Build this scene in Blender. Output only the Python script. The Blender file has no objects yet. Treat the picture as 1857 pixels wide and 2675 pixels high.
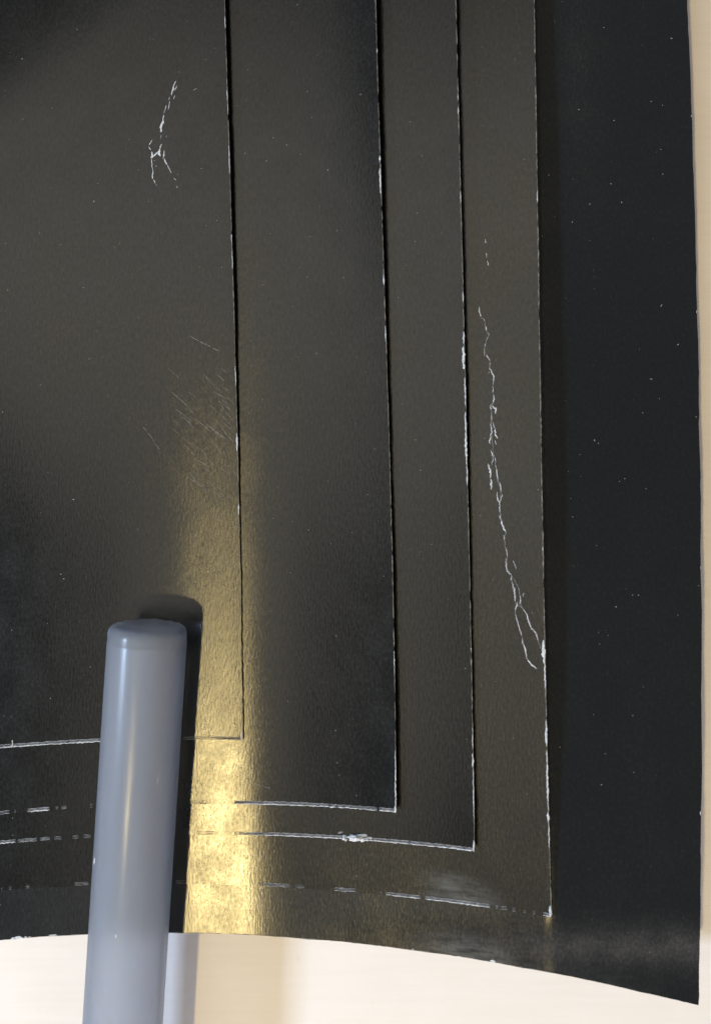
import bpy, math, random
import numpy as np
from mathutils import Vector, Matrix

random.seed(7)
rng = np.random.default_rng(7)
S = 6e-5                      # metres for one photograph pixel at table level
D = 2600.0                    # camera height over the table, in those pixels
UPP, VPP = 1100.0, 1100.0      # foot of the camera's axis
IW, IH = 1857.0, 2675.0
scene = bpy.context.scene
COL = scene.collection

# ------------------------------------------------------------------ camera
cam_d = bpy.data.cameras.new('camera')
cam = bpy.data.objects.new('camera', cam_d)
COL.objects.link(cam)
cam.location = (0, 0, D * S)
cam_d.sensor_fit = 'VERTICAL'
cam_d.sensor_height = 24.0
cam_d.sensor_width = 24.0
cam_d.lens = 24.0 * D / IH
cam_d.shift_x = (IW / 2 - UPP) / IH
cam_d.shift_y = -(IH / 2 - VPP) / IH
cam_d.clip_start = 0.005
cam_d.clip_end = 20
cam_d.dof.use_dof = True
cam_d.dof.focus_distance = (D - 95) * S
cam_d.dof.aperture_fstop = 11
scene.camera = cam

# ------------------------------------------------------------------ world and lamps
world = bpy.data.worlds.new('World')
scene.world = world
world.use_nodes = True
bg = world.node_tree.nodes['Background']
bg.inputs[0].default_value = (0.98, 0.92, 0.86, 1)
bg.inputs[1].default_value = 0.18

def aim(o, target):
    d = Vector(target) - o.location
    o.rotation_euler = d.to_track_quat('-Z', 'Y').to_euler()

def area(name, loc, target, sx, sy, power, col):
    l = bpy.data.lights.new(name, 'AREA')
    l.shape = 'RECTANGLE'
    l.size, l.size_y = sx, sy
    l.energy = power
    l.color = col
    o = bpy.data.objects.new(name, l)
    COL.objects.link(o)
    o.location = loc
    aim(o, target)
    return o

# small warm desk lamp, high on the left and a little towards the viewer
LAMP_FOOT = Vector(((560 - UPP) * S, -(2100 - VPP) * S, 0))
LW = Vector((-0.214, -0.285, 1.0)).normalized() * 0.75
lw = bpy.data.lights.new('warm_lamp', 'POINT')
lw.energy = 9.8
lw.color = (1.0, 0.77, 0.33)
lw.shadow_soft_size = 0.012
lwo = bpy.data.objects.new('warm_lamp', lw)
COL.objects.link(lwo)
lwo.location = LAMP_FOOT + LW
# cooler daylight-white lamp lower on the left
area('cool_lamp', (-0.72, -0.05, 0.57), (-0.03, -0.06, 0), 0.11, 0.11, 7.8, (0.56, 0.74, 1.0))
# added broad soft fill, low in front, to brighten table and tube
area('added_front_fill', (0.12, -1.25, 0.42), (0, -0.05, 0), 0.9, 0.4, 13.0, (1.0, 0.915, 0.865))
# ceiling luminaires, mirrored in the semi-gloss card
HL = 1.2
def ceiling(name, x0, x1, y0, y1, rad, col):
    sx, sy = (x1 - x0) * HL, (y1 - y0) * HL
    area(name, ((x0 + x1) / 2 * HL, (y0 + y1) / 2 * HL, HL), ((x0 + x1) / 2 * HL, (y0 + y1) / 2 * HL, 0),
         sx, sy, rad * math.pi * sx * sy, col)
ceiling('ceiling_light_back', -0.68, -0.10, 0.02, 0.47, 1.65, (1.0, 0.965, 0.86))
ceiling('ceiling_light_front', -0.59, -0.24, -0.42, 0.02, 1.35, (1.0, 0.93, 0.78))

vs = scene.view_settings
vs.view_transform = 'Standard'
vs.look = 'None'
vs.exposure = 0
vs.gamma = 1

# ------------------------------------------------------------------ helpers
def P(u, v, z):
    k = (D - z) / D * S
    return ((u - UPP) * k, -(v - VPP) * k, z * S)

def smooth(t):
    t = np.clip(t, 0, 1)
    return t * t * (3 - 2 * t)

def mesh_obj(name, verts, faces, mats, parent=None, smooth_shade=True, midx=None, uvs=None):
    me = bpy.data.meshes.new(name)
    me.from_pydata([tuple(map(float, p)) for p in verts], [], faces)
    if not isinstance(mats, (list, tuple)):
        mats = [mats]
    for m in mats:
        me.materials.append(m)
    if midx is not None:
        me.polygons.foreach_set('material_index', midx)
    if smooth_shade:
        me.polygons.foreach_set('use_smooth', [True] * len(me.polygons))
    if uvs is not None:
        uvl = me.uv_layers.new(name='UVMap')
        for lp in me.loops:
            uvl.data[lp.index].uv = uvs[lp.vertex_index]
    me.update()
    o = bpy.data.objects.new(name, me)
    COL.objects.link(o)
    if parent:
        o.parent = parent
    return o

def tag(o, label, cat=None, group=None, kind=None):
    o['label'] = label
    if cat: o['category'] = cat
    if group: o['group'] = group
    if kind: o['kind'] = kind
    return o

class NT:
    def __init__(self, name):
        self.m = bpy.data.materials.new(name)
        self.m.use_nodes = True
        self.t = self.m.node_tree
        self.b = self.t.nodes['Principled BSDF']
        self.out = self.t.nodes['Material Output']
    def n(self, typ, **kw):
        nd = self.t.nodes.new(typ)
        for k, v in kw.items():
            setattr(nd, k, v)
        return nd
    def l(self, a, b):
        self.t.links.new(a, b)
    def math(self, op, a, b=None, c=None, clamp=False):
        nd = self.n('ShaderNodeMath', operation=op, use_clamp=clamp)
        for i, x in enumerate((a, b, c)):
            if x is None: continue
            if isinstance(x, (int, float)): nd.inputs[i].default_value = x
            else: self.l(x, nd.inputs[i])
        return nd.outputs[0]
    def px(self):
        """object position in photograph pixels"""
        tc = self.n('ShaderNodeTexCoord')
        mp = self.n('ShaderNodeMapping')
        mp.inputs['Scale'].default_value = (1 / S,) * 3
        self.l(tc.outputs['Object'], mp.inputs[0])
        return mp.outputs[0]
    def scaled(self, vec, sx, sy, sz=0.0, rot=0.0):
        mp = self.n('ShaderNodeMapping')
        mp.inputs['Rotation'].default_value = (0, 0, rot)
        self.l(vec, mp.inputs[0])
        m2 = self.n('ShaderNodeMapping')
        m2.inputs['Scale'].default_value = (sx, sy, sz)
        self.l(mp.outputs[0], m2.inputs[0])
        return m2.outputs[0]
    def noise(self, vec, scale=1.0, detail=2.0, rough=0.5):
        nd = self.n('ShaderNodeTexNoise')
        self.l(vec, nd.inputs['Vector'])
        nd.inputs['Scale'].default_value = scale
        nd.inputs['Detail'].default_value = detail
        nd.inputs['Roughness'].default_value = rough
        return nd.outputs['Fac']
    def ramp(self, fac, lo, hi, a=0.0, b=1.0):
        nd = self.n('ShaderNodeMapRange')
        nd.interpolation_type = 'SMOOTHSTEP'
        self.l(fac, nd.inputs[0])
        for i, x in zip((1, 2, 3, 4), (lo, hi, a, b)):
            nd.inputs[i].default_value = x
        return nd.outputs[0]
    def blob(self, vec, cx, cy, rx, ry, rot=0.0):
        """soft 0..1 patch round a point of the sheet (pixel units)"""
        sub = self.n('ShaderNodeVectorMath', operation='SUBTRACT')
        self.l(vec, sub.inputs[0])
        sub.inputs[1].default_value = (cx, cy, 0)
        s = self.scaled(sub.outputs[0], 1 / rx, 1 / ry, 0.0, rot)
        ln = self.n('ShaderNodeVectorMath', operation='LENGTH')
        self.l(s, ln.inputs[0])
        return self.ramp(ln.outputs['Value'], 1.0, 0.15)

def wpx(u, v, z=60):
    k = (D - z) / D
    return (u - UPP) * k, -(v - VPP) * k

# ------------------------------------------------------------------ materials
def card_material(name, seed, tint=(0.004, 0.0045, 0.005), rough=0.225, scuffs=(), hazes=()):
    t = NT(name)
    px = t.px()
    off = t.n('ShaderNodeVectorMath', operation='ADD')
    t.l(px, off.inputs[0]); off.inputs[1].default_value = (seed * 531.7, seed * 217.3, 0)
    p = off.outputs[0]
    # black coating, faint mottling
    mott = t.noise(t.scaled(p, 1 / 90, 1 / 130), 1, 4, 0.6)
    fine = t.noise(t.scaled(p, 1 / 7, 1 / 11), 1, 3, 0.6)
    dust = t.math('MULTIPLY', t.ramp(fine, 0.50, 0.78), 0.005)
    haze = None
    for (u, v, rx, ry, rot, amt) in hazes:
        cx, cy = wpx(u, v, 110)
        b = t.blob(px, cx, cy, rx, ry, rot)
        streak = t.noise(t.scaled(p, 1 / 60, 1 / 12), 1, 4, 0.65)
        b = t.math('MULTIPLY', t.math('MULTIPLY', b, t.ramp(streak, 0.25, 0.75)), amt)
        haze = b if haze is None else t.math('ADD', haze, b)
    val = dust if haze is None else t.math('ADD', dust, haze)
    mix = t.n('ShaderNodeMix', data_type='RGBA')
    mix.inputs['A'].default_value = (*tint, 1)
    mix.inputs['B'].default_value = (0.62, 0.66, 0.68, 1)
    t.l(val, mix.inputs['Factor'])
    t.l(mix.outputs['Result'], t.b.inputs['Base Color'])
    # gloss
    r = t.math('ADD', t.ramp(mott, 0.3, 0.7, rough - 0.025, rough + 0.035), t.ramp(fine, 0.3, 0.7, -0.02, 0.03))
    # fibre relief, grains run along the sheet
    fib = t.noise(t.scaled(p, 1 / 5.0, 1 / 17), 1, 2, 0.6)
    grain = t.noise(t.scaled(p, 1 / 2.6, 1 / 3.4), 1, 2, 0.5)
    height = t.math('ADD', t.math('MULTIPLY', fib, 0.85), t.math('MULTIPLY', grain, 0.12))
    for (u, v, rx, ry, rot, srot, amt) in scuffs:
        cx, cy = wpx(u, v, 70)
        b = t.blob(px, cx, cy, rx, ry, rot)
        lines = t.noise(t.scaled(p, 1 / 70, 1 / 4.5, 0, srot), 1, 3, 0.65)
        cloud = t.noise(t.scaled(p, 1 / 45, 1 / 45), 1, 3, 0.6)
        k = t.math('MULTIPLY', b, t.ramp(cloud, 0.32, 0.62))
        height = t.math('ADD', height, t.math('MULTIPLY', t.math('MULTIPLY', lines, k), 2.2 * amt))
        r = t.math('ADD', r, t.math('MULTIPLY', t.math('MULTIPLY', k, t.ramp(lines, 0.35, 0.7)), 0.16 * amt))
    bump = t.n('ShaderNodeBump')
    bump.inputs['Strength'].default_value = 1.0
    bump.inputs['Distance'].default_value = S * 0.20
    t.l(height, bump.inputs['Height'])
    t.l(bump.outputs[0], t.b.inputs['Normal'])
    t.l(r, t.b.inputs['Roughness'])
    t.b.inputs['Anisotropic'].default_value = 0.75
    t.l(t.math('MULTIPLY', t.ramp(fib, 0.30, 0.68, 0.40, 0.465), t.ramp(fine, 0.3, 0.7, 0.93, 1.07)), t.b.inputs['Specular IOR Level'])
    t.b.inputs['Anisotropic Rotation'].default_value = 0.25
    tg = t.n('ShaderNodeTangent', direction_type='UV_MAP')
    tg.uv_map = 'UVMap'
    t.l(tg.outputs[0], t.b.inputs['Tangent'])
    return t.m

def plain(name, col, rough=0.8, var=0.25, scale=8.0, spec=0.3):
    t = NT(name)
    p = t.px()
    n = t.noise(t.scaled(p, 1 / scale, 1 / scale, 1 / scale), 1, 3, 0.6)
    mix = t.n('ShaderNodeMix', data_type='RGBA')
    mix.inputs['A'].default_value = (*[c * (1 - var) for c in col], 1)
    mix.inputs['B'].default_value = (*col, 1)
    t.l(t.ramp(n, 0.3, 0.65), mix.inputs['Factor'])
    t.l(mix.outputs['Result'], t.b.inputs['Base Color'])
    t.b.inputs['Roughness'].default_value = rough
    t.b.inputs['Specular IOR Level'].default_value = spec
    bump = t.n('ShaderNodeBump')
    bump.inputs['Strength'].default_value = 0.6
    bump.inputs['Distance'].default_value = S * 1.0
    t.l(n, bump.inputs['Height'])
    t.l(bump.outputs[0], t.b.inputs['Normal'])
    return t.m

M_fibre = plain('white_paper_fibre', (0.58, 0.60, 0.65), 0.85, 0.35, 6)
M_worn = plain('worn_card_edge', (0.30, 0.31, 0.34), 0.8, 0.5, 7)
M_rim = plain('thin_worn_rim', (0.20, 0.19, 0.165), 0.7, 0.7, 14)
M_grey = plain('rubbed_grey_card', (0.13, 0.135, 0.15), 0.8, 0.6, 9)
M_core = plain('dark_card_core', (0.035, 0.033, 0.03), 0.7, 0.5, 10)
M_speck = plain('dust_speck', (0.24, 0.24, 0.23), 0.9, 0.4, 20)
M_under = plain('card_underside', (0.015, 0.015, 0.015), 0.6, 0.3, 20)

def table_material():
    t = NT('pale_laminate')
    p = t.px()
    g = t.noise(t.scaled(p, 1 / 420, 1 / 16), 1, 4, 0.6)
    c = t.noise(t.scaled(p, 1 / 160, 1 / 160), 1, 4, 0.6)
    f = t.math('ADD', t.math('MULTIPLY', g, 0.5), t.math('MULTIPLY', c, 0.5))
    mix = t.n('ShaderNodeMix', data_type='RGBA')
    mix.inputs['A'].default_value = (0.705, 0.665, 0.645, 1)
    mix.inputs['B'].default_value = (0.735, 0.70, 0.685, 1)
    t.l(t.ramp(f, 0.35, 0.65), mix.inputs['Factor'])
    # a few faint stains
    spot = t.noise(t.scaled(p, 1 / 38, 1 / 60), 1, 3, 0.5)
    m2 = t.n('ShaderNodeMix', data_type='RGBA')
    m2.inputs['B'].default_value = (0.66, 0.58, 0.47, 1)
    t.l(mix.outputs['Result'], m2.inputs['A'])
    t.l(t.ramp(spot, 0.66, 0.80, 0.0, 0.45), m2.inputs['Factor'])
    t.l(m2.outputs['Result'], t.b.inputs['Base Color'])
    t.b.inputs['Roughness'].default_value = 0.5
    t.b.inputs['Specular IOR Level'].default_value = 0.35
    bump = t.n('ShaderNodeBump')
    bump.inputs['Strength'].default_value = 0.25
    bump.inputs['Distance'].default_value = S
    t.l(g, bump.inputs['Height'])
    t.l(bump.outputs[0], t.b.inputs['Normal'])
    return t.m

def plastic_material(name, col, clear, rough):
    """milky translucent plastic wall: part scattering, part see-through, glossy skin"""
    t = NT(name)
    p = t.px()
    n = t.noise(t.scaled(p, 1 / 40, 1 / 40, 1 / 160), 1, 3, 0.5)
    t.b.inputs['Base Color'].default_value = (*col, 1)
    t.b.inputs['Specular IOR Level'].default_value = 0.75
    t.l(t.ramp(n, 0.3, 0.7, rough - 0.03, rough + 0.04), t.b.inputs['Roughness'])
    sc = t.noise(t.scaled(p, 1 / 6, 1 / 6, 1 / 60), 1, 3, 0.6)
    bp = t.n('ShaderNodeBump')
    bp.inputs['Strength'].default_value = 0.5
    bp.inputs['Distance'].default_value = S * 0.22
    t.l(sc, bp.inputs['Height'])
    t.l(bp.outputs[0], t.b.inputs['Normal'])
    tr = t.n('ShaderNodeBsdfTranslucent')
    tr.inputs[0].default_value = (*[min(1, c * 1.25) for c in col], 1)
    m1 = t.n('ShaderNodeMixShader'); m1.inputs[0].default_value = 0.38
    t.l(t.b.outputs[0], m1.inputs[1]); t.l(tr.outputs[0], m1.inputs[2])
    tp = t.n('ShaderNodeBsdfRefraction')
    tp.inputs['IOR'].default_value = 1.22
    tp.inputs['Roughness'].default_value = 0.6
    tp.inputs['Color'].default_value = (0.93, 0.94, 0.97, 1)
    m2 = t.n('ShaderNodeMixShader'); m2.inputs[0].default_value = clear
    t.l(m1.outputs[0], m2.inputs[1]); t.l(tp.outputs[0], m2.inputs[2])
    t.l(m2.outputs[0], t.out.inputs['Surface'])
    return t.m

# ------------------------------------------------------------------ the table
tb = 9000
verts = [((x) * S, (y) * S, z * S) for z in (0, -250) for x, y in ((-tb, -tb), (tb, -tb), (tb, tb), (-tb, tb))]
faces = [(0, 1, 2, 3), (4, 7, 6, 5), (0, 4, 5, 1), (1, 5, 6, 2), (2, 6, 7, 3), (3, 7, 4, 0)]
table = mesh_obj('table_top', verts, faces, table_material(), smooth_shade=False)
tag(table, 'pale cream table top under the black sheets', kind='structure')

# ------------------------------------------------------------------ the black sheets
EDGE_R = [   # right edges: (v, u)
    [(-50, 586), (0, 588.5), (233, 593), (450, 602), (745, 610), (1000, 618), (1164, 621), (1443, 627), (1700, 632), (1933, 635)],
    [(0, 982), (407, 991), (722, 1005), (896, 1009.5), (1199, 1018), (1490, 1026), (1747, 1030), (1925, 1033), (2122, 1035)],
    [(0, 1191), (256, 1196), (524, 1205), (757, 1210), (896, 1212), (1025, 1216), (1258, 1222), (1549, 1228), (1747, 1231), (1983, 1236), (2146, 1240), (2227, 1239)],
    [(0, 1394), (233, 1401), (524, 1405), (896, 1410), (1083, 1411), (1432, 1416), (1665, 1422), (1750, 1426), (1983, 1432), (2216, 1436), (2395, 1439)],
    [(0, 1795), (233, 1802), (524, 1814), (896, 1821), (1199, 1827), (1747, 1832), (2216, 1830), (2623, 1824)],
]
EDGE_B = [   # bottom edges: (u, v)
    [(0, 1955), (130, 1946), (268, 1939), (466, 1932), (632, 1934)],
    [(0, 2128), (128, 2118), (239, 2110), (420, 2102), (615, 2101), (930, 2114), (1033, 2122)],
    [(0, 2205), (233, 2190), (420, 2182), (615, 2181), (800, 2187), (897, 2193), (1060, 2205), (1236, 2224)],
    [(0, 2327), (233, 2313), (466, 2309), (676, 2314), (930, 2331), (1103, 2349), (1277, 2373), (1437, 2395)],
    [(0, 2456), (233, 2442), (466, 2437), (676, 2443), (930, 2464), (1277, 2510), (1452, 2545), (1685, 2597), (1824, 2625)],
]
PR = [np.polyfit([a for a, _ in e], [b for _, b in e], 3) for e in EDGE_R]
PB = [np.polyfit([a for a, _ in e], [b for _, b in e], 3 if i else 2) for i, e in enumerate(EDGE_B)]
def ur(i, v): return np.polyval(PR[i], np.clip(v, -60, 2700))
def vb(i, u): return np.polyval(PB[i], np.clip(u, -60, 1900))

# common curl of the upper four sheets: slope across the sheet, far and near, integrated
def _integrate(kn, u_ref, z_ref):
    sl = np.interp(_su, [a for a, _ in kn], [b for _, b in kn])
    sl = np.convolve(np.pad(sl, 30, mode='edge'), np.ones(61) / 61, mode='valid')
    z = np.concatenate([[0], np.cumsum((sl[1:] + sl[:-1]) / 2)])
    return z - np.interp(u_ref, _su, z) + z_ref
_su = np.linspace(-500, 2000, 2501)
_far = _integrate([(-500, -0.03), (0, -0.02), (300, 0.0), (600, 0.03), (700, 0.05), (1000, 0.09), (1200, 0.14), (1390, 0.20), (2000, 0.20)], 700, 70)
_near = _integrate([(-500, 0.08), (0, 0.095), (300, 0.10), (420, 0.06), (500, 0.0), (600, 0.006), (640, 0.025), (730, 0.12), (800, 0.155), (1000, 0.185), (1200, 0.235), (1390, 0.27), (2000, 0.27)], 700, 70)
# the lowest sheet beyond the fourth sheet's edge
_right = _integrate([(-500, 0.0), (1300, 0.04), (1390, -0.02), (1455, -0.02), (1490, 0.09), (1550, 0.09), (1660, 0.03), (2000, 0.04)], 1420, 0)
_rightn = _integrate([(-500, 0.0), (1300, 0.02), (1400, -0.03), (1500, -0.03), (1830, -0.01), (2000, -0.01)], 1420, 0)
TH = 5.0
_gv = np.arange(-500, 2801)
def _gap(kn):
    g = np.interp(_gv, [a for a, _ in kn], [b for _, b in kn])
    for _ in range(2):
        g = np.convolve(np.pad(g, 100, mode='edge'), np.ones(201) / 201, mode='valid')
    return g
GAPS = [_gap(k) for k in (   # clearance under the free right edge of sheets 1-4: (v, gap)
    [(-300, 22), (0, 22), (700, 18), (1100, 9), (1400, 3), (1700, 2), (1950, 2)],
    [(-300, 34), (0, 32), (500, 27), (1200, 12), (1500, 13), (1900, 17), (2122, 18)],
    [(-300, 42), (0, 40), (700, 34), (1500, 12), (1900, 12), (2225, 18)],
    [(-300, 28), (0, 32), (500, 42), (800, 44), (1300, 44), (1700, 34), (2000, 20), (2300, 4), (2400, 2)],
)]
REACH = [500, 450, 600, 900]

def zsheet(i, u, v):
    """top surface of sheet i (0 = topmost) in pixels above the table"""
    u = np.asarray(u, float); v = np.asarray(v, float)
    w = smooth((v - 600) / 1000)
    z = np.interp(u, _su, _near) * w + np.interp(u, _su, _far) * (1 - w) + 45 * np.clip((v - 1200) / 1240, 0, 1.3) ** 2
    z = z + 1.5 * np.sin(v / 310 + u / 900) + 1.0 * np.sin(u / 170 + 1.3 + v / 1400)
    if i == 4:      # hangs below the fourth sheet, then goes its own way
        e = ur(3, v)
        g = np.interp(v, _gv, GAPS[3])
        ze = np.interp(e, _su, _near) * w + np.interp(e, _su, _far) * (1 - w) + 45 * np.clip((v - 1200) / 1240, 0, 1.3) ** 2
        w5 = smooth((v - 200) / 850)
        zr = ze + np.interp(u - e + 1420, _su, _rightn) * w5 + np.interp(u - e + 1420, _su, _right) * (1 - w5) - g
        zl = z - g * np.clip((u - e + REACH[3]) / REACH[3], 0, 1) ** 2
        k = smooth((u - e + 90) / 110)
        z = np.minimum(zl, zl * (1 - k) + zr * k) - TH - 1.5
        z = z - 28 * smooth((v - 2385) / 170) * smooth((u - 650) / 800)
    for j in range(2, i - 1, -1):
        g = np.interp(v, _gv, GAPS[j])
        rch = REACH[j]
        z = z + TH + 1.5 + g * np.clip((u - ur(j, v) + rch) / rch, 0, 1.05) ** 2
    # the far left corner bends down
    s = np.clip((370 - (u + v)) / 370, 0, 3)
    z = z - 22 * s ** 2
    return np.maximum(z, 3 + (4 - i) * (TH + 1.0))

def make_sheet(i, mat):
    nu, nv = 70, 110
    U0, V0 = -330.0, -330.0
    s = np.linspace(0, 1, nu) ** 0.8
    t = np.linspace(0, 1, nv)
    Sg, Tg = np.meshgrid(s, t)
    U = U0 + (ur(i, 1000) - U0) * Sg
    V = V0 + (2200 - V0) * Tg
    for _ in range(4):
        V = V0 + (vb(i, U) - V0) * Tg
        U = U0 + (ur(i, V) - U0) * Sg
    # cut edges are never perfectly straight
    U[:, -1] += 0.8 * np.sin(V[:, -1] / 57 + i) + 0.5 * rng.standard_normal(nv)
    V[-1, :] += 0.8 * np.sin(U[-1, :] / 47 + i) + 0.4 * rng.standard_normal(nu)
    Z = zsheet(i, U, V)
    top = [P(U[a, b], V[a, b], Z[a, b]) for a in range(nv) for b in range(nu)]
    bot = [(x, y, z - TH * S) for x, y, z in top]
    n = nv * nu
    F, MI = [], []
    for a in range(nv - 1):
        for b in range(nu - 1):
            q = (a * nu + b, (a + 1) * nu + b, (a + 1) * nu + b + 1, a * nu + b + 1)
            F.append(q); MI.append(0)
            F.append(tuple(x + n for x in reversed(q))); MI.append(1)
    for a in range(nv - 1):
        for b, fl in ((nu - 1, 0), (0, 1)):
            q = (a * nu + b, (a + 1) * nu + b, (a + 1) * nu + b + n, a * nu + b + n)
            F.append(q if not fl else q[::-1]); MI.append(2)
    for b in range(nu - 1):
        for a, fl in ((nv - 1, 0), (0, 1)):
            q = (a * nu + b, a * nu + b + n, a * nu + b + 1 + n, a * nu + b + 1)
            F.append(q[::-1] if fl else q); MI.append(2)
    uv = [(x / S / 2000, y / S / 2000) for x, y, z in top] * 2
    o = mesh_obj('card_sheet', top + bot, F, [mat, M_under, M_core], midx=MI, uvs=uv)
    try:
        o.data.set_sharp_from_angle(angle=math.radians(40))
    except Exception:
        pass
    return o

SC1 = [(520, 1120, 150, 230, 0.35, 0.75, 1.0), (560, 1480, 120, 200, 0.0, 0.4, 0.5)]
HZ3 = [(1190, 2290, 120, 60, 0.1, 0.10)]
mats = [
    card_material('black_coated_card_a', 1, scuffs=SC1),
    card_material('black_coated_card_b', 2),
    card_material('black_coated_card_c', 3),
    card_material('black_coated_card_d', 4, hazes=[(1195, 2290, 135, 62, 0.15, 0.11)]),
    card_material('black_coated_card_e', 5, tint=(0.0085, 0.0102, 0.012), hazes=[(1215, 2455, 170, 85, 0.2, 0.10), (1560, 2540, 240, 90, 0.3, 0.035)]),
]
labels = [
    'topmost and smallest black card sheet, lying directly under the tube tip',
    'second black card sheet from the top, showing a broad strip beside the smallest sheet',
    'third black card sheet with a white torn nick on its bottom edge',
    'fourth black card sheet with a long cracked white scratch near its right edge',
    'lowest and largest black card sheet, curling up at its bottom right corner',
]
sheets = [make_sheet(i, mats[i]) for i in range(5)]
for o, lb in zip(sheets, labels):
    tag(o, lb, 'card sheet', 'stacked black card sheets')

# ------------------------------------------------------------------ wear: raised paper fibres as thin slivers
def sliver(name, i, pts, widths, mat, lift=0.5, thick=1.0, parent=None, jitter=0.6, step=5.0):
    """irregular thin strip of bared fibre following points (u, v) on sheet i"""
    pts = np.array(pts, float)
    w = np.interp(np.linspace(0, 1, len(pts)), np.linspace(0, 1, len(widths)), widths)
    seg = np.r_[0, np.cumsum(np.hypot(*np.diff(pts, axis=0).T))]
    n = max(3, int(seg[-1] / step) + 1)
    ss = np.linspace(0, seg[-1], n)
    c = np.c_[np.interp(ss, seg, pts[:, 0]), np.interp(ss, seg, pts[:, 1])]
    w = np.interp(ss, seg, w)
    c += rng.normal(0, jitter, c.shape) * 0.5
    tng = np.gradient(c, axis=0)
    tng /= np.linalg.norm(tng, axis=1)[:, None] + 1e-9
    nrm = np.c_[-tng[:, 1], tng[:, 0]]
    wl = np.maximum(0.3, w / 2 * (1 + rng.normal(0, 0.35, n)))
    wr = np.maximum(0.3, w / 2 * (1 + rng.normal(0, 0.35, n)))
    wl[[0, -1]] *= 0.4; wr[[0, -1]] *= 0.4
    L, R = c + nrm * wl[:, None], c - nrm * wr[:, None]
    zc, zl, zr = zsheet(i, c[:, 0], c[:, 1]), zsheet(i, L[:, 0], L[:, 1]), zsheet(i, R[:, 0], R[:, 1])
    V, F = [], []
    for k in range(n):
        V += [P(*L[k], zl[k] + 0.1), P(*c[k], zc[k] + lift + thick * random.uniform(0.5, 1.2)), P(*R[k], zr[k] + 0.1)]
    for k in range(n - 1):
        a, b = 3 * k, 3 * k + 3
        F += [(a, a + 1, b + 1, b), (a + 1, a + 2, b + 2, b + 1)]
    F += [tuple(3 * k for k in range(n)) + tuple(3 * k + 2 for k in reversed(range(n)))] if n < 4 else []
    return mesh_obj(name, V, F, mat, parent=parent if parent else sheets[i])

def merge(objs, name, parent, kind=None, label=None):
    """join several slivers of ONE scratch or worn edge into one part"""
    V, F, MI, MM = [], [], [], []
    for o in objs:
        off = len(V)
        m = o.data.materials[0]
        if m not in MM: MM.append(m)
        V += [tuple(p.co) for p in o.data.vertices]
        for f in o.data.polygons:
            F.append(tuple(x + off for x in f.vertices)); MI.append(MM.index(m))
    for o in objs:
        me = o.data
        bpy.data.objects.remove(o)
        bpy.data.meshes.remove(me)
    r = mesh_obj(name, V, F, MM, parent=parent, midx=MI)
    if kind: r['kind'] = kind
    if label: r['label'] = label
    return r

# long crack on the fourth sheet
def conv(l, x0, y0, k): return [(x0 + a * k, y0 + b * k) for a, b in l]
A = lambda l: conv(l, 1200, 780, 0.2176)
B = lambda l: conv(l, 1250, 1250, 0.2306)
crack = [
    A([(230, 90), (240, 165), (258, 222)]), A([(295, 240), (299, 268)]), A([(308, 325), (312, 350), (320, 385)]),
    A([(355, 405), (354, 440)]), A([(338, 462), (324, 495)]), A([(302, 535), (312, 572)]),
    A([(300, 592), (296, 680)]), A([(318, 665), (328, 695), (364, 742)]), A([(374, 770), (358, 805)]),
    A([(356, 830), (385, 885), (412, 938), (402, 1020)]), A([(356, 870), (345, 905)]), A([(398, 1045), (402, 1125)]),
    A([(408, 1155), (416, 1210), (392, 1262)]), A([(372, 1270), (378, 1335)]), A([(396, 1290), (432, 1320), (430, 1380)]),
    A([(382, 1380), (384, 1450)]), A([(370, 1480), (384, 1600), (358, 1700), (362, 1750)]),
    A([(402, 1485), (420, 1560), (430, 1640), (458, 1678)]), A([(432, 1705), (438, 1755)]), A([(372, 1820), (396, 1860), (398, 1905)]),
    A([(404, 1905), (384, 1995)]), A([(425, 1905), (434, 1965)]), A([(340, 1980), (366, 2052), (368, 2160)]), A([(376, 2170), (384, 2220), (380, 2290)]),
    A([(434, 2000), (446, 2090), (464, 2170)]), A([(484, 2210), (498, 2300)]),
    B([(132, 0), (146, 60), (143, 118)]), B([(212, 0), (218, 40)]), B([(243, 45), (252, 155)]), B([(268, 180), (240, 265)]),
    B([(205, 150), (210, 225), (236, 275), (242, 380)]), B([(236, 415), (262, 500), (280, 565), (304, 610)]), B([(280, 640), (288, 695)]),
    B([(304, 785), (324, 885)]), B([(308, 900), (312, 1005), (330, 1060), (366, 1092)]), B([(370, 1112), (356, 1160)]),
    B([(376, 1170), (404, 1260), (412, 1390)]), B([(432, 1395), (430, 1440), (408, 1490)]),
    B([(414, 1535), (440, 1620), (462, 1715), (488, 1780)]), B([(488, 1815), (512, 1900), (535, 1970), (545, 2050)]),
    B([(545, 2045), (600, 2110), (658, 2152)]), B([(390, 928), (422, 1020)]), B([(506, 1295), (512, 1338)]),
    B([(466, 1325), (474, 1370), (464, 1425)]), B([(478, 1450), (540, 1530), (570, 1640), (598, 1705)]),
    B([(590, 1690), (640, 1735), (664, 1790), (668, 1835)]), B([(598, 1515), (608, 1535)]), B([(690, 1895), (700, 1930)]),
    [(1266, 624), (1268, 634)], [(1268, 660), (1271, 672)], [(1273, 680), (1276, 694)],
]
ob = []
for k, s in enumerate(crack):
    ln = len(s)
    wd = [1.2, 2.9, 1.6] if random.random() < 0.75 else [1.4, 4.4, 2.0]
    if k >= len(crack) - 3: wd = [2, 2.5, 1.5]
    ob.append(sliver('scratch', 3, s, wd, M_fibre, jitter=1.5, step=3.2))
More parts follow.
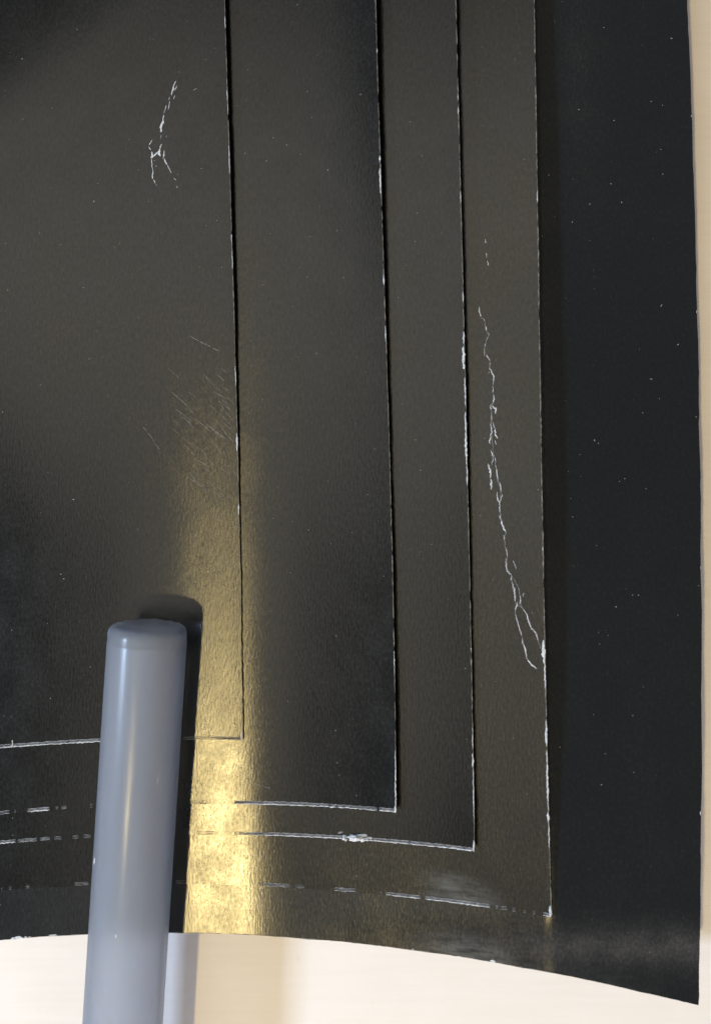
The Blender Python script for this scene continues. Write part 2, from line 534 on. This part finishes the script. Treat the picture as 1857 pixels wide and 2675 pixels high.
spine = [A([(230, 90), (258, 222), (299, 268), (312, 350), (320, 385), (354, 430), (324, 495), (305, 555), (296, 680), (328, 695), (364, 742), (360, 805), (356, 830), (385, 885), (412, 938), (402, 1020), (402, 1125), (416, 1210), (392, 1262), (378, 1335), (384, 1450), (378, 1540), (384, 1600), (400, 1800), (396, 1860), (425, 1905), (434, 2000), (464, 2170), (498, 2300)]),
         B([(212, 0), (252, 155), (240, 265), (242, 380), (262, 500), (304, 610), (288, 695), (304, 785), (324, 885), (312, 1005), (366, 1092), (376, 1170), (412, 1390), (430, 1440), (414, 1535), (462, 1715), (488, 1790), (512, 1900), (545, 2050)]),
         B([(430, 1440), (478, 1450), (540, 1530), (598, 1705), (664, 1790), (690, 1895), (735, 1930)]), B([(366, 1092), (450, 1240), (474, 1370), (478, 1450)])]
ob += [sliver('scratch', 3, s, [0.8, 1.2, 0.9], M_worn, lift=0.2, thick=0.4, jitter=1.4, step=3.5) for s in spine]
merge(ob, 'scratch', sheets[3], label='long cracked white scratch')

C1 = lambda l: conv(l, 350, 180, 0.188)
fork = [
    (C1([(582, 165), (552, 250), (530, 340), (520, 370)]), 5), (C1([(596, 232), (574, 300)]), 4), (C1([(576, 365), (552, 415)]), 6),
    (C1([(500, 385), (488, 425)]), 5), (C1([(500, 440), (482, 560)]), 3), (C1([(456, 500), (420, 615)]), 5),
    (C1([(420, 640), (404, 740), (375, 800), (385, 880)]), 8), (C1([(382, 915), (378, 970)]), 5), (C1([(462, 925), (448, 950)]), 5),
    (C1([(258, 985), (215, 1060)]), 4.5), (C1([(210, 1080), (238, 1130)]), 6), (C1([(250, 1150), (262, 1200), (246, 1245)]), 7),
    (C1([(252, 1235), (300, 1185), (345, 1140)]), 7), (C1([(388, 1045), (362, 1130), (350, 1170), (368, 1215)]), 8),
    (C1([(425, 1130), (415, 1230)]), 7), (C1([(395, 1235), (430, 1240)]), 5), (C1([(425, 1240), (440, 1290), (465, 1330)]), 5), (C1([(465, 1330), (500, 1400), (525, 1450)]), 3.5),
    (C1([(555, 1515), (590, 1552)]), 5), (C1([(592, 1630), (612, 1655)]), 4), (C1([(248, 1245), (252, 1320), (262, 1380)]), 4.5),
    (C1([(262, 1385), (268, 1450), (258, 1520), (275, 1540)]), 4), (C1([(275, 1540), (300, 1590)]), 6), (C1([(300, 1590), (325, 1625)]), 2.5),
    (C1([(285, 1265), (300, 1280)]), 4), (C1([(305, 1340), (318, 1355)]), 4), (C1([(820, 292), (880, 275)]), 2), (C1([(622, 40), (635, 50)]), 3),
]
merge([sliver('scratch', 0, s, [w * 0.35, w * 0.65, w * 0.45], M_fibre, jitter=0.8, step=3.5) for s, w in fork],
      'scratch', sheets[0], label='white forked scratch like a stick figure')
D1 = lambda l: conv(l, 300, 850, 0.2827)
merge([sliver('scratch', 0, D1(s), [1.0, 2.2, 1.0], M_worn, lift=0.2, thick=0.5, jitter=0.5, step=3) for s in
       ([(690, 95), (780, 145)], [(790, 148), (890, 200)], [(905, 208), (965, 238)])], 'scratch', sheets[0])
merge([sliver('scratch', 0, D1(s), [0.8, 1.9, 0.8], M_worn, lift=0.2, thick=0.5, jitter=0.5, step=3) for s in
       ([(265, 940), (300, 980)], [(310, 990), (360, 1065)], [(370, 1085), (418, 1148)])], 'scratch', sheets[0])
# fan of hairline rub marks right of the forked scratch, by the first sheet's edge
hair = []
for k in range(70):
    u = random.uniform(400, 600); v = 940 + random.betavariate(2, 2) * 400
    if u < 420 + (v - 940) * 0.1: continue
    a = math.radians(random.gauss(42, 6)); ln = random.uniform(18, 75)
    u2 = min(u + ln * math.cos(a), float(ur(0, v)) - 4); v2 = v + ln * math.sin(a)
    if u2 - u < 8: continue
    hair.append(sliver('rub_marks', 0, [(u, v), ((u + u2) / 2 + random.uniform(-1, 1), (v + v2) / 2), (u2, v2)], [0.5, random.uniform(0.7, 1.3), 0.5], M_rim, lift=0.1, thick=0.25, jitter=0.3, step=5))
merge(hair, 'rub_marks', sheets[0], kind='stuff')
merge([sliver('scratch', 1, conv(s, 560, 1850, 0.3509), [0.8, 1.8, 0.8], M_worn, lift=0.2, thick=0.4, jitter=0.5, step=4) for s in
       ([(310, 565), (350, 578)], [(360, 580), (420, 598)])], 'scratch', sheets[1])

# worn right edges: a thin pale rim that comes and goes, with bright chips
CHIPS_R = [
    [(40, 75, 3), (236, 262, 4), (270, 300, 2.5), (380, 455, 3), (612, 634, 4), (655, 705, 2.5), (955, 1010, 3), (1130, 1180, 6), (1315, 1345, 4), (1905, 1934, 8)],
    [(125, 140, 3), (405, 425, 5), (440, 508, 6.5), (715, 745, 5), (850, 895, 3.5), (1700, 1760, 3), (1960, 2124, 4), (2105, 2124, 9)],
    [(245, 262, 4), (280, 300, 4), (500, 530, 3), (760, 790, 3.5), (865, 900, 6), (905, 965, 11), (985, 1060, 5), (1075, 1130, 7), (1125, 1215, 8), (1215, 1270, 5), (1690, 1700, 4),
     (1900, 1960, 3.5), (1968, 2005, 7), (2005, 2140, 3.5), (2195, 2228, 8)],
    [(500, 530, 3.5), (1428, 1440, 6), (1672, 1735, 12), (1735, 1800, 7), (1880, 1950, 6), (1905, 1945, 8), (1960, 2120, 6), (2120, 2150, 8), (2150, 2215, 5.5), (2366, 2397, 11)],
    [(300, 306, 2.5), (810, 818, 4), (1480, 1486, 3), (2118, 2130, 6)],
]
RIMW = [1.3, 1.7, 1.7, 2.2, 0.0]
for i in range(5):
    ob = []
    vend = float(vb(i, ur(i, 2200)))
    if RIMW[i]:
        v = -60.0
        while v < vend - 10:
            ln = random.uniform(30, 130)
            v1 = min(v + ln, vend - 4)
            vv = np.linspace(v, v1, 6)
            ob.append(sliver('worn_edge', i, [(float(ur(i, a)) - RIMW[i] * 0.45, a) for a in vv],
                             [RIMW[i] * random.uniform(0.6, 1.3), RIMW[i] * random.uniform(0.7, 1.3)], M_rim, lift=0.2, thick=0.5, jitter=0.4, step=8))
            v = v1 + random.choice([1, 3, 10, 22])
    for a, b, w in CHIPS_R[i]:
        w *= 0.72
        b = min(b, vend)
        vv = np.linspace(a, b, 6)
        ob.append(sliver('worn_edge', i, [(float(ur(i, x)) - w * 0.42, x) for x in vv], [w * 0.45, w, w * 0.8 if b > vend - 4 else w * 0.4], M_fibre, jitter=0.5, step=5))
    if i < 4:
        merge(ob, 'worn_edge', sheets[i], label='pale worn right edge')

# worn bottom edges: two pale lines of bared card either side of a grey core, in dashes
DASH_B = [
    [(-60, 270, 1.0), (480, 545, 0.45), (545, 634, 0.7)],
    [(-60, 26, 0.8), (38, 42, 0.7), (73, 130, 1.0), (146, 153, 0.6), (160, 175, 0.6), (236, 243, 0.7), (500, 540, 0.3), (612, 860, 1.0), (860, 880, 1.2), (880, 985, 0.9), (990, 1034, 1.1)],
    [(-60, 42, 0.9), (46, 98, 0.8), (105, 132, 0.8), (142, 161, 0.7), (190, 206, 0.6), (219, 238, 0.8), (515, 560, 0.3), (612, 690, 0.75), (690, 900, 1.0), (960, 1070, 1.0), (1070, 1236, 1.1)],
    [(-60, -20, 0.4), (4, 8, 0.4), (24, 32, 0.4), (68, 78, 0.5), (195, 232, 0.5), (460, 486, 0.4), (676, 684, 0.8), (690, 758, 0.7), (772, 795, 0.7), (872, 930, 0.8), (990, 1000, 0.5),
     (1008, 1098, 0.9), (1110, 1280, 1.0), (1292, 1302, 0.8), (1306, 1325, 0.7), (1336, 1346, 0.7), (1366, 1374, 0.5), (1390, 1396, 0.7), (1418, 1438, 1.4)],
    [(30, 60, 0.9), (64, 72, 0.7), (76, 82, 0.8), (128, 150, 0.5), (1075, 1082, 0.5), (1280, 1294, 0.7)],
]
for i in range(5):
    ob = []
    for a, b, k in DASH_B[i]:
        uu = np.linspace(a, min(b, float(ur(i, 2300)) - 0.5), max(3, int((b - a) / 25)))
        if i < 4:
            for off, w in ((8.6, 1.6), (1.6, 2.3)):
                ob.append(sliver('worn_edge', i, [(x, float(vb(i, x)) - off) for x in uu], [w * k * 0.8, w * k, w * k], M_fibre if (k > 0.85 and off < 5) else M_worn, lift=0.3, thick=0.8, jitter=0.9, step=5))
            ob.append(sliver('worn_edge', i, [(x, float(vb(i, x)) - 5.2) for x in uu], [4.6 * min(1, k)] * 2, M_grey if k > 0.65 else M_rim, lift=0.05, thick=0.15, jitter=0.4, step=8))
        else:
            ob.append(sliver('worn_edge', i, [(x, float(vb(i, x)) - 2.5) for x in uu], [6 * k, 8 * k, 5 * k], M_fibre, step=4))
    if i == 0:
        ob.append(sliver('worn_edge', 0, [(34, 1932), (33, 1953)], [2, 3.5], M_fibre, step=4))
    if i == 4:   # faint pale line along the cut
        for a in np.arange(-60, 1800, 60):
            uu = np.linspace(a, a + random.uniform(35, 58), 4)
            ob.append(sliver('worn_edge', i, [(x, float(vb(i, x)) - 0.8) for x in uu], [1.0, 1.6], M_rim, lift=0.2, thick=0.4, jitter=0.4, step=8))
    merge(ob, 'worn_edge', sheets[i], label='pale worn bottom edge')

# torn nick: a lump of teased-out fibre on the third sheet's bottom edge
def lump(i, u, v, ru, rv, h, mat):
    V, F = [], []
    nr, na = 5, 14
    for r in range(nr + 1):
        f = r / nr
        for a in range(na):
            t = 2 * math.pi * a / na
            rr = f * (1 + 0.28 * rng.standard_normal() * (r > 1))
            x, y = u + ru * rr * math.cos(t), v + rv * rr * math.sin(t)
            zz = float(zsheet(i, x, min(y, float(vb(i, x))))) + h * (1 - f ** 2) * random.uniform(0.4, 1.25)
            V.append(P(x, y, zz))
    for r in range(nr):
        for a in range(na):
            b = (a + 1) % na
            F.append((r * na + a, (r + 1) * na + a, (r + 1) * na + b, r * na + b))
    return mesh_obj('torn_nick', V, F, mat, parent=sheets[i], smooth_shade=False)
ob = [lump(2, 932, 2187, 26, 9, 13, M_fibre), lump(2, 951, 2193, 22, 6, 9, M_fibre), lump(2, 901, 2190, 6, 7, 6, M_fibre), lump(2, 890, 2174, 6, 3, 2, M_worn)]
merge(ob, 'torn_nick', sheets[2], label='white torn nick')

# dust specks
KNOWN = [
    [(246, 526, 4.5), (567, 576, 3), (523, 696, 3), (362, 829, 3), (136, 720, 2.5), (107, 1005, 4), (193, 1305, 5), (160, 1500, 4), (168, 1512, 4), (640, 400, 3)],
    [(857, 444, 5), (785, 403, 3), (827, 923, 3.5), (637, 755, 3.5), (688, 744, 3), (656, 890, 3), (714, 360, 3), (777, 12, 3)],
    [(1085, 1149, 3), (946, 772, 3), (1040, 777, 3)],
    [(1243, 1233, 3.5), (1255, 1346, 4), (1369, 416, 3.5), (1341, 1928, 3.5), (1405, 1279, 4)],
    [(1511, 286, 5), (1753, 100, 5), (1725, 390, 4), (1623, 528, 5), (1540, 533, 4), (1595, 480, 4), (1494, 580, 4), (1700, 265, 4), (1552, 1150, 5), (1562, 1158, 4), (1700, 990, 5),
     (1678, 1078, 4), (1631, 1250, 4), (1495, 1350, 4), (1652, 1869, 4), (1570, 2050, 4), (1725, 800, 4), (1770, 900, 4), (1608, 1585, 5), (1727, 797, 4)],
]
COUNT = [110, 90, 45, 40, 110]
for i in range(5):
    V, F = [], []
    spots = [(a, b, c * 0.72) for a, b, c in KNOWN[i]]
    lo = float(ur(i - 1, 800)) + 14 if i else -20
    while len(spots) < COUNT[i]:
        u = random.uniform(-20, 1830); v = random.uniform(-20, 2600)
        if u > ur(i, v) - 6 or v > vb(i, u) - 14: continue
        if i and u < ur(i - 1, v) + 10 and v < vb(i - 1, u) + 6: continue
        spots.append((u, v, random.choice([0.9, 1.1, 1.3, 1.6, 2.0, 2.4])))
    for u, v, d in spots:
        z0 = float(zsheet(i, u, v))
        a = random.uniform(0, 6.28); el = random.uniform(1, 2.0)
        base = len(V)
        for k in range(6):
            t = k * math.pi / 3
            x, y = d / 2 * el * math.cos(t) * random.uniform(.7, 1.2), d / 2 * math.sin(t) * random.uniform(.7, 1.2)
            V.append(P(u + x * math.cos(a) - y * math.sin(a), v + x * math.sin(a) + y * math.cos(a), z0 + 0.1))
        V.append(P(u, v, z0 + 0.4 + d * 0.22))
        F += [(base + (k + 1) % 6, base + k, base + 6) for k in range(6)]
    d = mesh_obj('dust', V, F, M_speck, parent=sheets[i])
    d['kind'] = 'stuff'

# ------------------------------------------------------------------ the translucent tube
R_IMG = 98.0
u0, v0, u1, v1 = 388.0, 1633.0, 322.0, 2675.0
R0 = 94.0
def contact(va, vz):
    z = 0
    for v in np.linspace(va, vz, 30):
        uc = u0 + (u1 - u0) * (v - v0) / (v1 - v0) + 12
        for d in np.linspace(-R0 * 0.95, R0 * 0.95, 39):
            i = next(k for k in range(5) if v < vb(k, uc + d))
            z = max(z, float(zsheet(i, uc + d, v)) + math.sqrt(R0 ** 2 - d ** 2))
    return z
za, zb = contact(1650, 1680), contact(2350, 2430)
zend = za + (zb - za) * (v1 - 1665) / (2400 - 1665)
a0, a1 = Vector(P(u0, v0, za)), Vector(P(u1, v1, zend))
axis = (a1 - a0).normalized()
tube = bpy.data.objects.new('plastic_tube', None)
COL.objects.link(tube)
tube.empty_display_size = 0.01
tube.matrix_world = Matrix.Translation(a0) @ axis.to_track_quat('Z', 'Y').to_matrix().to_4x4()
tag(tube, 'translucent blue-grey plastic tube lying on the stacked black sheets', 'tube')

def lathe(name, prof, mat, parent, seg=72):
    V, F = [], []
    for r, z in prof:
        for k in range(seg):
            t = 2 * math.pi * k / seg
            V.append((r * S * math.cos(t), r * S * math.sin(t), z * S))
    n = len(prof)
    for a in range(n - 1):
        for k in range(seg):
            b = (k + 1) % seg
            F.append((a * seg + k, a * seg + b, (a + 1) * seg + b, (a + 1) * seg + k))
    F.append(tuple(range(seg))[::-1]) if prof[0][0] > 0 and prof[0] != prof[-1] else None
    if prof[0] != prof[-1]:
        F.append(tuple((n - 1) * seg + k for k in range(seg)))
    o = mesh_obj(name, V, F, mat, parent=parent)
    try: o.data.set_sharp_from_angle(angle=math.radians(35))
    except Exception: pass
    return o

M_tube = plastic_material('milky_blue_plastic', (0.58, 0.635, 0.74), 0.64, 0.26)
M_plug = plastic_material('milky_grey_plastic', (0.46, 0.49, 0.55), 0.50, 0.38)
LEN = 1750
# hollow barrel, closed wall profile
lathe('barrel', [(93.2, 38.7), (94, 44), (94, 500), (94, LEN - 6), (92, LEN), (74, LEN), (74, 500), (74, 78), (74, 60), (76, 38.7), (93.2, 38.7)], M_tube, tube)
# rounded end plug with a shallow seam
prof = [(12, 1.0), (60, 0.2), (74, 0.0), (81, 1.2), (86, 4), (90, 8.5), (92.2, 15), (93, 24), (93.2, 38.6), (72, 38.65), (72, 84), (40, 85)]
plug = lathe('end_plug', prof, M_tube, tube)
for vt in plug.data.vertices:      # cut end is a little ragged
    rr = math.hypot(vt.co.x, vt.co.y) / S
    if rr > 50 and vt.co.z < 26 * S:
        a = math.atan2(vt.co.y, vt.co.x)
        vt.co.z += S * (0.5 * math.sin(5 * a + 1) + 0.4 * math.sin(13 * a) + random.uniform(-0.8, 0.8))
        k = 1 + 0.006 * math.sin(7 * a) + random.uniform(-0.004, 0.004)
        vt.co.x *= k; vt.co.y *= k
# small moulding mark on the barrel

M_mark = plain('pale_scuff', (0.72, 0.74, 0.80), 0.6, 0.2, 10)
def mark(ang, z, dl, dw):
    """thin raised scuff lying on the barrel wall"""
    V, F = [], []
    n = 7
    for k in range(n):
        f = k / (n - 1)
        w = dw * math.sin(math.pi * (0.08 + 0.84 * f)) * random.uniform(0.8, 1.2)
        for e, rr in ((-1, 94.05), (0, 94.9), (1, 94.05)):
            a = ang + e * w / 94 + 0.12 * (f - 0.5) * dl / 94
            V.append((rr * S * math.cos(a), rr * S * math.sin(a), (z + f * dl) * S))
    for k in range(n - 1):
        for j in (0, 1):
            F.append((3 * k + j, 3 * k + j + 1, 3 * k + j + 4, 3 * k + j + 3))
    return mesh_obj('scuff_mark', V, F, M_mark, parent=tube)
# angle of the barrel that faces the camera
_up = tube.matrix_world.to_3x3().inverted() @ Vector((0, 0, 1))
_lf = tube.matrix_world.to_3x3().inverted() @ Vector((-1, 0, 0))
au, al = math.atan2(_up.y, _up.x), math.atan2(_lf.y, _lf.x)
dirn = 1 if math.sin(al - au) > 0 else -1
mark(au + dirn * 1.0, 545, 16, 2.6)
mark(au + dirn * 0.05, 700, 10, 1.4)
mark(au - dirn * 0.75, 330, 26, 0.8)
